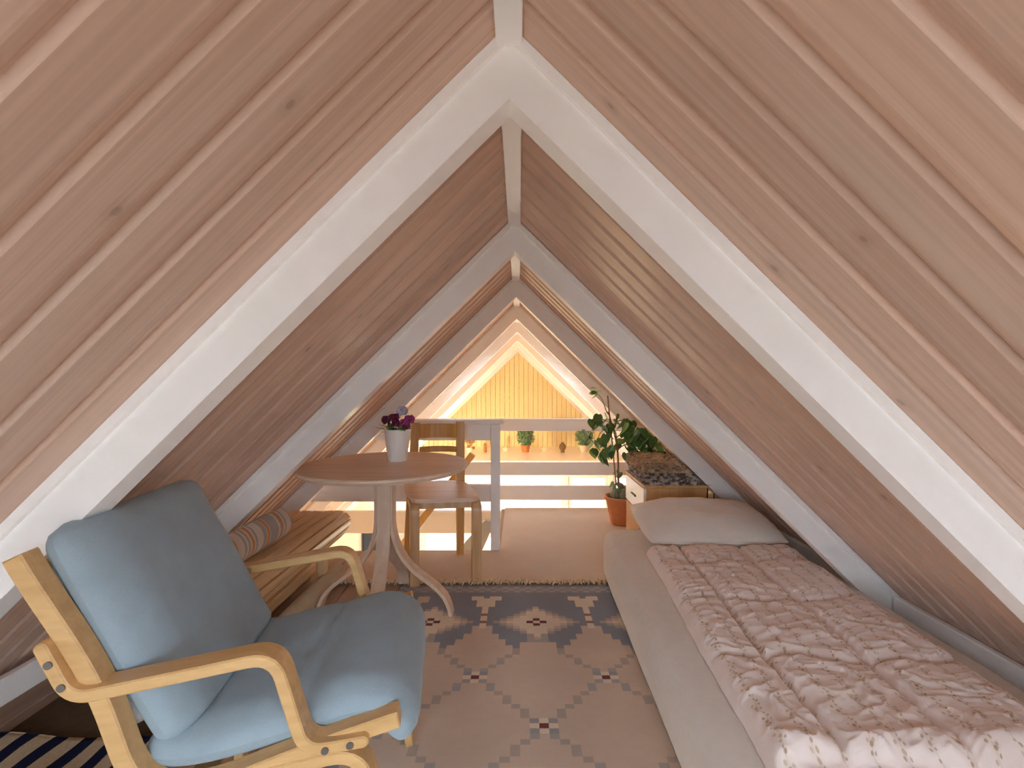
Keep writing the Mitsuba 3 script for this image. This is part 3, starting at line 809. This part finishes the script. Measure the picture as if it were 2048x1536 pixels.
PX, PY = -.588, 2.225
fp = thing('flower_pot', 'white tapered flower pot on the round table, holding purple flowers', 'flower pot')
put(fp, 'pot', lathe([(0, 0), (.043, 0), (.045, .003), (.0625, .148), (.0645, .150), (.0645, .153), (.060, .153), (.058, .140), (.041, .02), (0, .02)], 48, (PX, PY, TZ)), 'white_plastic', 35)
put(fp, 'soil', lathe([(0, .11), (.054, .11), (.056, .125), (0, .13)], 24, (PX, PY, TZ)), 'soil', 35)
fl = thing('flowers', 'bunch of purple and lilac flowers growing in the white pot on the table', 'flowers')
def bloom(c, r, seed, lilac=False):
    g = np.random.default_rng(seed)
    out = []
    for k in range(9):
        az, el = g.uniform(0, 6.28), g.uniform(-.3, 1.1)
        d_ = np.array([math.cos(az) * math.cos(el), math.sin(az) * math.cos(el), math.sin(el)])
        u_ = np.cross(d_, [0, 0, 1]); u_ /= np.linalg.norm(u_); w_ = np.cross(u_, d_)
        nn_ = 8
        t_ = np.linspace(0, 2 * np.pi, nn_, endpoint=False)
        rim = c + d_ * r * .55 + (np.cos(t_)[:, None] * u_ + np.sin(t_)[:, None] * w_) * r * .55 + d_ * (r * .18 * np.sin(t_ * 3))[:, None]
        V = np.vstack([rim, [c + d_ * r * .30]])
        out.append(M(V, [(k2, (k2 + 1) % nn_, nn_) for k2 in range(nn_)]))
    return cat(*out)
for k, (dx, dy, dz, r, mt) in enumerate([(.038, -.02, .170, .042, 'petal_magenta'), (.058, .0, .195, .034, 'petal_magenta'), (-.052, -.005, .195, .030, 'petal_plum'), (-.012, .0, .205, .030, 'petal_plum'),
                                         (.018, .02, .235, .036, 'petal_lilac'), (-.03, .03, .20, .03, 'petal_plum'), (.0, -.03, .185, .028, 'petal_plum')]):
    put(fl, 'bloom', bloom(np.array([PX + dx, PY + dy, TZ + dz]), r, 50 + k), mt)
def leaf(c, az, pitch, L, Wd, roll=0.0, heart=True, drip=.12):
    """A leaf: base at c, pointing along az (yaw) and pitch (radians, negative = hanging); folded along its midrib."""
    t = np.array([0, .06, .2, .4, .6, .8, .92, 1.0])
    wv = np.array([.42, .78, 1.0, .92, .68, .34, .12, 0.0]) if heart else np.array([.1, .4, .8, 1.0, .85, .5, .2, 0])
    back = np.array([-.10, -.06, 0, 0, 0, 0, 0, 0]) if heart else np.zeros(8)
    d_ = np.array([math.cos(az) * math.cos(pitch), math.sin(az) * math.cos(pitch), math.sin(pitch)])
    s_ = np.array([-math.sin(az), math.cos(az), 0])
    up_ = np.cross(d_, s_) * -1
    s2 = s_ * math.cos(roll) + up_ * math.sin(roll); u2 = np.cross(s2, d_) 
    mid = np.array(c) + np.outer(t * L, d_) + np.outer(-.12 * L * t ** 2, u2)
    e1 = mid + np.outer(wv * Wd / 2, s2) + np.outer(wv * .10 * Wd, u2) + np.outer(back * L, d_)
    e2 = mid - np.outer(wv * Wd / 2, s2) + np.outer(wv * .10 * Wd, u2) + np.outer(back * L, d_)
    V = np.vstack([mid, e1, e2]); n = len(t)
    F = []
    for i in range(n - 1):
        F += [(i, i + 1, n + i + 1), (i, n + i + 1, n + i), (i, 2 * n + i, 2 * n + i + 1), (i, 2 * n + i + 1, i + 1)]
    return M(V, F)
lv = []
g = np.random.default_rng(5)
for k in range(22):
    az = g.uniform(0, 6.28); r = g.uniform(.01, .05)
    put(fl, 'leaf', leaf((PX + r * math.cos(az), PY + r * math.sin(az), TZ + g.uniform(.135, .17)), az, g.uniform(-.2, .9), g.uniform(.035, .055), .026, heart=False), 'leaf_dark' if k % 3 else 'leaf_light', True)
put(fl, 'leaf', leaf((PX - .05, PY - .02, TZ + .155), math.pi + .3, .12, .06, .022, heart=False), 'leaf_light', True)
put(fl, 'stem', cat(*[tube([(PX + dx * .3, PY, TZ + .125), (PX + dx * .7, PY, TZ + .16), (PX + dx, PY + .005, TZ + .20)], .0018, 5) for dx in (-.05, -.01, .02, .05)]), 'leaf_dark', True)

# ------------------------------------------------------------------ wooden chair behind the table
ch = thing('wooden_chair', 'wooden chair with a rounded seat and low plank back behind the round table', 'chair')
LFt, RFt, LB, RB = np.array([-.549, 2.419, .001]), np.array([-.227, 2.461, .001]), np.array([-.689, 2.82, .0115]), np.array([-.367, 2.862, .0115])
cu = (RFt - LFt) / np.linalg.norm(RFt - LFt); cv = (LB - LFt) / np.linalg.norm(LB - LFt)
SZ = .462
cc = (LFt + RFt + LB + RB) / 4 - cv * .005
seat2 = Polygon([(-.175, -.21), (.175, -.21), (.19, -.05), (.185, .14), (.15, .215), (-.15, .215), (-.185, .14), (-.19, -.05)]).buffer(.03).buffer(-.03).buffer(-.045).buffer(.045)
perp = np.array([-cu[1], cu[0], 0])
put(ch, 'seat', extrude(seat2, .022, (cu, cv, Z), cc + Z * (SZ - .022)), 'beech', 30)
ring = seat2.buffer(-.022).difference(seat2.buffer(-.04))
put(ch, 'apron', extrude(ring, .035, (cu, cv, Z), cc + Z * (SZ - .058)), 'chair_wood', 30)
for base, sg, up in ((LFt, 1, 0), (RFt, -1, 0)):
    path = rounded([(0, 0), (-.012 , SZ - .035), (.13, SZ - .035)], [.05])
    widths = LineString(path).buffer(.017, cap_style='flat')
    put(ch, 'front_leg', extrude(widths, .048, (cv, Z, cu), base - cu * .024 + cv * .01), 'chair_wood', 30)
for base, top in ((LB, np.array([-.634, 2.83, .832])), (RB, np.array([-.366, 2.87, .834]))):
    dz = top - base; dz /= np.linalg.norm(dz)
    mid = base + (top - base) * .55
    p = []
    for q, w, t_ in ((base, .020, .015), (mid, .025, .018), (top, .023, .014)):
        p.append([(q + cu * sx * w + cv * sy * t_) for sx, sy in ((-1, -1), (1, -1), (1, 1), (-1, 1))])
    put(ch, 'back_post', cat(hull(p[0] + p[1]), hull(p[1] + p[2])), 'orange_pine')
def back_board(z0, z1, th, y_off):
    n = 14
    t_ = np.linspace(-.115, .115, n)
    bow = .03 * (1 - (t_ / .115) ** 2)
    c0 = np.array([-.500, 2.85, 0])
    A_ = c0 + np.outer(t_, cu) + np.outer(bow + y_off, cv)
    top = np.stack([np.stack([A_ + Z * z0, A_ + Z * z1], 1)])[0]
    botm = top + cv * th
    return grid_solid(top, botm)
put(ch, 'back_board', back_board(.737, .822, .016, -.014), 'orange_pine', 30)
put(ch, 'back_rail', back_board(.648, .682, .016, -.014), 'orange_pine', 30)

# ------------------------------------------------------------------ slatted bench on the left, with the things on and under it
bn = thing('slatted_bench', 'low slatted pine bench with scrolled edge under the left rafters, behind the armchair', 'bench')
outline_ = spline([(-1.215, .385), (-1.12, .385), (-1.0, .386), (-.935, .380), (-.908, .355), (-.912, .315), (-.945, .270), (-.972, .235)], 200)
Ls = np.r_[0, np.cumsum(np.linalg.norm(np.diff(outline_, axis=0), axis=1))]
s0 = 0.0
while s0 < Ls[-1] - .03:
    w = .052 if s0 < .24 else .034
    idx = (Ls >= s0) & (Ls <= s0 + w)
    poly = LineString(outline_[idx]).buffer(.007, cap_style='flat')
    put(bn, 'slat', extrude(poly, .90, ([1, 0, 0], [0, 0, 1], [0, 1, 0]), [0, 1.56, 0]), 'bench_pine', 30)
    s0 += w + .005
endp = Polygon(list(outline_) + [(-.99, .20), (-1.215, .20)]).buffer(-.008)
for y in (1.66, 2.36):
    put(bn, 'end_panel', extrude(endp, .022, ([1, 0, 0], [0, 0, 1], [0, 1, 0]), [0, y, 0]), 'bench_pine', 30)
for x, y in ((-1.205, 1.65), (-1.205, 2.35), (-1.03, 1.65), (-1.03, 2.35)):
    put(bn, 'leg', box(x, x + .04, y, y + .04, .0, .21, .004), 'bench_pine')
put(bn, 'runner', box(-1.10, -1.075, 1.60, 2.44, .075, .125, .004), 'bench_pine')

def spiral_roll(cx, cz, r, y0, y1, turns=3.2, wob=.004):
    t = np.linspace(0, 1, 120)
    ang = t * turns * 2 * np.pi
    rr = r * (.25 + .75 * t)
    p = np.stack([cx + rr * np.cos(ang), cz + rr * np.sin(ang)], 1)
    poly = LineString(p).buffer(r * .095)
    m = extrude(poly, y1 - y0, ([1, 0, 0], [0, 0, 1], [0, 1, 0]), [0, y0, 0])
    m = m.subdivide_to_size(.06)
    n_ = meshkit.fbm(m.vertices * 12) - .5
    v = m.vertices.copy(); v[:, 0] += wob * 2 * n_; v[:, 2] += wob * n_
    return M(v, m.faces)
single('rolled_rag_rug', spiral_roll(-1.065, .393 + .068, .064, 1.58, 2.02), 'striped_roll', 'rolled rag rug with orange, white and grey stripes lying on the slatted bench', 'rug', 30)
for k, (cx, cz, r, y0, y1, lb) in enumerate([(-.985, .052, .047, 1.86, 2.50, 'beige ribbed blanket rolled up on the floor in front of the slatted bench'),
                                             (-1.16, .045, .040, 1.75, 2.32, 'thinner beige blanket roll pushed under the slatted bench')]):
    single('rolled_blanket', spiral_roll(cx, cz, r, y0, y1, 2.6, .006), 'blanket', lb, 'blanket', 30)
def basket():
    n, h, r0, r1 = 40, .115, .092, .112
    V, F, UV = [], [], []
    rows = 8
    for side_ in (0, 1):
        for i in range(rows + 1):
            for k in range(n + 1):
                t_ = k / n * 2 * np.pi; q = i / rows
                r = (r0 + (r1 - r0) * q) - side_ * .006
                V.append((r * math.cos(t_), r * math.sin(t_), h * q)); UV.append((k / n, q))
    W1 = (rows + 1) * (n + 1)
    for side_ in (0, 1):
        for i in range(rows):
            for k in range(n):
                a_ = side_ * W1 + i * (n + 1) + k; b_ = a_ + n + 1
                F += [(a_, a_ + 1, b_ + 1), (a_, b_ + 1, b_)]
    for k in range(n):
        a_ = rows * (n + 1) + k
        F += [(a_, a_ + 1, a_ + 1 + W1), (a_, a_ + 1 + W1, a_ + W1)]
    c1 = len(V); V.append((0, 0, .002)); UV.append((0, 0))
    for k in range(n): F.append((k + 1, k, c1))
    return M(V, F), np.array(UV)
bm, buv = basket()
bm.apply_translation([-1.235, 2.50, .001])
bk = thing('fabric_basket', 'small round basket lined with grey and yellow checked cloth by the slatted bench', 'basket')
put(bk, 'wall', bm, 'plaid', True, uv=buv)
put(bk, 'rim', (lambda m: (m.apply_translation([-1.235, 2.50, .116]), m)[1])(trimesh.creation.torus(.110, .005, 48, 10)), 'grey_cloth', True)

# ------------------------------------------------------------------ bedside cabinet and what stands around it
cb = thing('bedside_cabinet', 'pine bedside cabinet with a white drawer front behind the pillow', 'cabinet')
put(cb, 'body', box(.775, 1.14, 2.785, 3.27, .011, .440, .003), 'cabinet_pine')
put(cb, 'top', box(.755, 1.145, 2.775, 3.28, .440, .456, .004), 'cabinet_pine')
dk = put(cb, 'drawer', box(.757, .775, 2.795, 3.262, .262, .432, .003), 'drawer_white', label='white drawer front')
put(dk, 'handle', box(.748, .757, 2.98, 3.08, .338, .350, .003), 'dark_metal')
dk = put(cb, 'door', box(.760, .775, 2.795, 3.262, .02, .252, .003), 'cabinet_pine', label='pine cabinet door')
put(dk, 'knob', (lambda m: (m.apply_translation([.750, 2.88, .16]), m)[1])(trimesh.creation.icosphere(2, .010)), 'bench_pine', True)

def fur(x0, x1, y0, y1, z0, h, seed, mt, nu=110, nv=90, tilt=0):
    u, v = np.meshgrid(np.linspace(-1, 1, nu), np.linspace(-1, 1, nv), indexing='ij')
    th = np.clip((1 - np.abs(u) ** 6) * (1 - np.abs(v) ** 6), 0, 1) ** .45
    X, Y = (x0 + x1) / 2 + u * (x1 - x0) / 2, (y0 + y1) / 2 + v * (y1 - y0) / 2
    q = np.stack([X * 60, Y * 60, X * 0 + seed], -1)
    nz = meshkit.fbm(q, 3, seed) - .5
    big = meshkit.noise(np.stack([X * 9, Y * 9, X * 0 + seed], -1), seed) - .5
    zt_ = z0 + h * th * (1 + .2 * big) + .030 * nz * np.clip(th * 2, 0, 1) + tilt * u
    bot = np.stack([X, Y, np.full_like(X, z0) + tilt * u], -1)
    sx = (meshkit.fbm(np.stack([X * 80, Y * 80, X * 0 + 5], -1), 3, seed + 9) - .5) * .03
    zt_ = np.minimum(zt_, RIDGE - TAN * (X + sx - XC) - .012 - RH * (Y < 2.885))
    top = np.stack([X + sx, Y + sx * .8, np.maximum(zt_, z0 + tilt * u)], -1)
    bot[[0, -1]] = top[[0, -1]]; bot[:, [0, -1]] = top[:, [0, -1]]
    return grid_solid(top, bot)
def hairs(x0, x1, y0, y1, z0, z1, n, seed):
    g = np.random.default_rng(seed)
    V, F = [], []
    for k in range(n):
        face = g.random()
        if face < .55: p = np.array([g.uniform(x0, x1), y0 + .004, g.uniform(z0 + .01, z1 - .005)]); d_ = np.array([g.normal(0, .35), -1, g.normal(-.5, .4)])
        elif face < .75: p = np.array([x0 + .004, g.uniform(y0, y1), g.uniform(z0 + .01, z1 - .005)]); d_ = np.array([-1, g.normal(0, .35), g.normal(-.5, .4)])
        else: p = np.array([g.uniform(x0, x1), g.uniform(y0, y1), z1 - .006]); d_ = np.array([g.normal(0, .6), g.normal(-.3, .6), .7])
        lid = RIDGE - TAN * abs(p[0] + .02 - XC) - .02 - RH * (p[1] < 2.895)
        if p[2] > lid - .02: continue
        d_ /= np.linalg.norm(d_); L = g.uniform(.012, .026)
        s_ = np.cross(d_, g.normal(0, 1, 3)); s_ /= np.linalg.norm(s_)
        n0 = len(V); w = g.uniform(.001, .0025)
        V += [p - s_ * w, p + s_ * w, p + d_ * L]; F.append((n0, n0 + 1, n0 + 2))
    return M(V, F)
fk = thing('fur_throw', 'folded sheepskin throw, mottled brown and grey, on top of the bedside cabinet', 'throw')
put(fk, 'lower_fold', fur(.765, 1.165, 2.785, 3.22, .456, .088, 3, 'x'), 'fur_mottled', True)
put(fk, 'upper_fold', fur(.750, 1.085, 2.80, 3.23, .528, .070, 8, 'x'), 'fur_brown', True)
put(fk, 'hair', hairs(.765, 1.130, 2.790, 3.20, .456, .530, 2600, 4), 'fur_mottled', kind='stuff')
put(fk, 'hair', hairs(.755, 1.070, 2.805, 3.21, .535, .597, 2600, 6), 'fur_brown', kind='stuff')

# wire rack and white bag in the corner behind the cabinet
wr_ = thing('wire_rack', 'dark wire rack standing between the bedside cabinet and the roof', 'rack')
for x in (1.185, 1.225):
    for y in (2.89, 3.02, 3.14):
        put(wr_, 'upright', tube([(x, y, .0115), (x, y, .44)], .0035, 6), 'dark_metal', True)
for z in (.12, .28, .435):
    put(wr_, 'hoop', tube([(1.185, 2.89, z), (1.225, 2.89, z), (1.225, 3.14, z), (1.185, 3.14, z), (1.185, 2.89, z)], .003, 6), 'dark_metal', True)
tp, bt = puff(.16, .34, .36, 40, 2.5, .5, .03, 11)
bag = grid_solid(tp, bt); bag.vertices[:, 2] += .18 + .02 * (meshkit.fbm(bag.vertices * 25) - .5)
bag.apply_translation([1.325, 3.06, 0])
bag.vertices[:, 2] = np.clip(bag.vertices[:, 2], .0115, None)
bag.vertices[:, 2] = np.minimum(bag.vertices[:, 2], RIDGE - TAN * (bag.vertices[:, 0] - XC) - .03)
single('white_bag', bag, 'white_plastic', 'crumpled white bag in the corner behind the wire rack', 'bag', True)

# ------------------------------------------------------------------ potted plant
BX, BY = .775, 3.50
pp = thing('potted_plant', 'leafy heart-leaved plant in a terracotta pot with a stake, beside the bedside cabinet', 'plant')
pk = put(pp, 'pot', lathe([(0, 0), (.070, 0), (.078, .006), (.095, .09), (.108, .155), (.112, .178), (.122, .182), (.126, .192), (.124, .206), (.115, .210), (.106, .200), (.100, .17), (0, .165)], 48, (BX, BY, .011)), 'terracotta', 35, label='terracotta pot')
put(pp, 'soil', lathe([(0, .18), (.104, .172), (.10, .186), (0, .192)], 32, (BX, BY, .011)), 'soil', 35)
for k, (dx, dy, r, h) in enumerate([(-.045, -.02, .038, .075), (.02, -.05, .044, .09), (.05, .02, .04, .10), (-.01, .03, .045, .12)]):
    prof = [(0, 0), (r * .8, .005), (r, h * .45), (r * .75, h * .85), (0, h)]
    n_ = 36
    m = trimesh.creation.revolve(np.array(spline(prof, 16)).clip(0, None), sections=n_)
    v = m.vertices; th_ = np.arctan2(v[:, 1], v[:, 0]); v[:, :2] *= (1 + .10 * np.cos(th_ * 9))[:, None]
    m.apply_translation([BX + dx, BY + dy, .195])
    put(pp, 'cactus', ok(m), 'cactus', True, label='grey-green cactus in the pot')
trunk = spline([(BX - .01, BY, .19), (BX - .02, BY, .42), (BX - .03, BY - .01, .58), (BX - .06, BY - .02, .72), (BX - .10, BY - .02, .86)], 30)
put(pp, 'trunk', tube(trunk, np.linspace(.009, .005, 30), 8), 'bark', True)
put(pp, 'stake', tube([(BX + .07, BY - .12, .20), (BX + .13, BY - .13, .50), (BX + .15, BY - .14, .68)], .009, 8), 'orange_pine', True)
put(pp, 'stake', tube([(BX - .02, BY + .03, .2), (BX - .095, BY + .03, .98)], .005, 8), 'bark', True)
g = np.random.default_rng(21)
br = [spline(q, 16) for q in (
    [trunk[18], (.66, 3.46, .74), (.61, 3.45, .70), (.585, 3.45, .60)],
    [trunk[22], (.64, 3.47, .80), (.58, 3.45, .80), (.56, 3.45, .70)],
    [trunk[14], (.68, 3.44, .60), (.62, 3.42, .56), (.59, 3.42, .52)],
    [trunk[24], (.76, 3.40, .80), (.82, 3.30, .74), (.88, 3.22, .66)],
    [trunk[20], (.80, 3.38, .72), (.90, 3.22, .70), (.99, 3.12, .64)],
    [trunk[28], (.63, 3.48, .95), (.60, 3.48, .99), (.575, 3.48, 1.0)],
    [trunk[16], (.80, 3.42, .62), (.86, 3.30, .60), (.93, 3.2, .55)])]
for b in br:
    put(pp, 'branch', tube(b, np.linspace(.0045, .002, len(b)), 6), 'bark', True)
def put_leaf(c, L, light):
    az = g.uniform(0, 6.28)
    put(pp, 'leaf', leaf(c, az, g.uniform(-1.45, -.75), L, L * .80, g.uniform(-.4, .4)), 'leaf_light' if light else 'leaf_dark', True)
for b, n_, sp in zip(br, (15, 14, 14, 26, 32, 0, 18), (.07, .07, .06, .075, .085, .02, .07)):
    for k in range(n_):
        c = b[g.integers(4, len(b))] + g.normal(0, sp * .5, 3) * np.array([1, .9, .9])
        top = RIDGE - TAN * abs(c[0] - XC) - .10
        c[2] = min(c[2], top)
        put_leaf(c, g.uniform(.065, .10), g.random() < .22)
for k in range(7):
    c = np.array([.575, 3.48, 1.01]) + g.normal(0, .014, 3)
    put(pp, 'leaf', leaf(c, k * .9, g.uniform(-.9, .3), g.uniform(.05, .07), .055), 'leaf_light', True)
for k in range(8):
    c = trunk[g.integers(2, 12)] + g.normal(0, .03, 3)
    put_leaf(c, g.uniform(.05, .07), False)

# ------------------------------------------------------------------ small things on the far ledge
LZ = -.03
def ball_tree(x, y, pot_mat, label):
    t_ = thing('topiary', label, 'topiary', None)
    put(t_, 'pot', lathe([(0, 0), (.055, 0), (.075, .10), (.080, .10), (.080, .115), (.07, .115), (0, .105)], 24, (x, y, LZ)), pot_mat, 35)
    g = np.random.default_rng(int(abs(x) * 100) + 3)
    lv = []
    for k in range(420):
        d_ = g.normal(0, 1, 3); d_ /= np.linalg.norm(d_)
        c = np.array([x, y, LZ + .245]) + d_ * .125 * np.array([1, 1, .98]) * g.uniform(.80, 1.1)
        lv.append(leaf(c, math.atan2(d_[1], d_[0]) + g.normal(0, .6), math.asin(d_[2]) + g.normal(0, .6), .045, .026, heart=False))
    core = trimesh.creation.icosphere(2, .105); core.apply_translation([x, y, LZ + .245])
    put(t_, 'foliage', cat(core, *lv), 'topiary_leaf', kind='stuff')
ball_tree(.105, 7.45, 'terracotta', 'round topiary ball in a terracotta pot on the far ledge')
ball_tree(1.055, 7.45, 'cream', 'round topiary ball in a cream pot on the far ledge, partly behind the potted plant')
vs = thing('vase', 'small brown bulbous vase on the far ledge between the two topiaries', 'vase')
put(vs, 'body', lathe([(0, 0), (.03, 0), (.035, .01), (.028, .03), (.05, .06), (.058, .09), (.045, .125), (.022, .145), (.026, .16), (0, .16)], 24, (.70, 7.4, LZ)), 'vase_brown', 35)
for x in (-.225, .40):
    st = thing('star_ornament', 'small cream star ornament on the far ledge, ' + ('just right of the railing post' if x < 0 else 'between the terracotta topiary and the brown vase'), 'ornament', None)
    pts_ = [(r_ * math.sin(k * math.pi / 5), r_ * math.cos(k * math.pi / 5)) for k, r_ in enumerate([.055, .024] * 5)]
    put(st, 'star', extrude(Polygon(pts_), .02, ([1, 0, 0], [0, 0, 1], [0, 1, 0]), [x, 7.4, LZ + .046]), 'cream')
bd = thing('wooden_figurine', 'brown wooden figurine on the far ledge just left of the railing post', 'figurine')
fgv = hull([(-.03, 0, 0), (.03, 0, 0), (0, .03, 0), (0, -.03, 0), (.028, 0, .10), (-.028, 0, .10), (0, .022, .10), (0, -.022, .10)])
fgv.apply_translation([-.545, 7.4, LZ])
hd = trimesh.creation.icosphere(2, .028); hd.apply_translation([-.545, 7.4, LZ + .122])
put(bd, 'body', fgv, 'dried_brown'); put(bd, 'head', hd, 'dried_brown', True)
dr_ = thing('dried_bouquet', 'dried brown flowers in a small cream pot on the far ledge beside the chair back', 'flowers')
put(dr_, 'pot', lathe([(0, 0), (.045, 0), (.055, .08), (0, .08)], 20, (-.80, 7.4, LZ)), 'cream', 35)
g = np.random.default_rng(77)
for k in range(14):
    c = np.array([-.80, 7.4, LZ + .17]) + g.normal(0, .045, 3)
    m = trimesh.creation.icosphere(1, g.uniform(.02, .035)); m.vertices *= 1 + .2 * g.normal(0, 1, m.vertices.shape); m.apply_translation(c)
    put(dr_, 'flower_head', m, 'dried_brown')
put(dr_, 'stem', cat(*[tube([(-.80, 7.4, LZ + .07), (-.80 + g.normal(0, .03), 7.4, LZ + .16)], .003, 5) for k in range(6)]), 'bark')
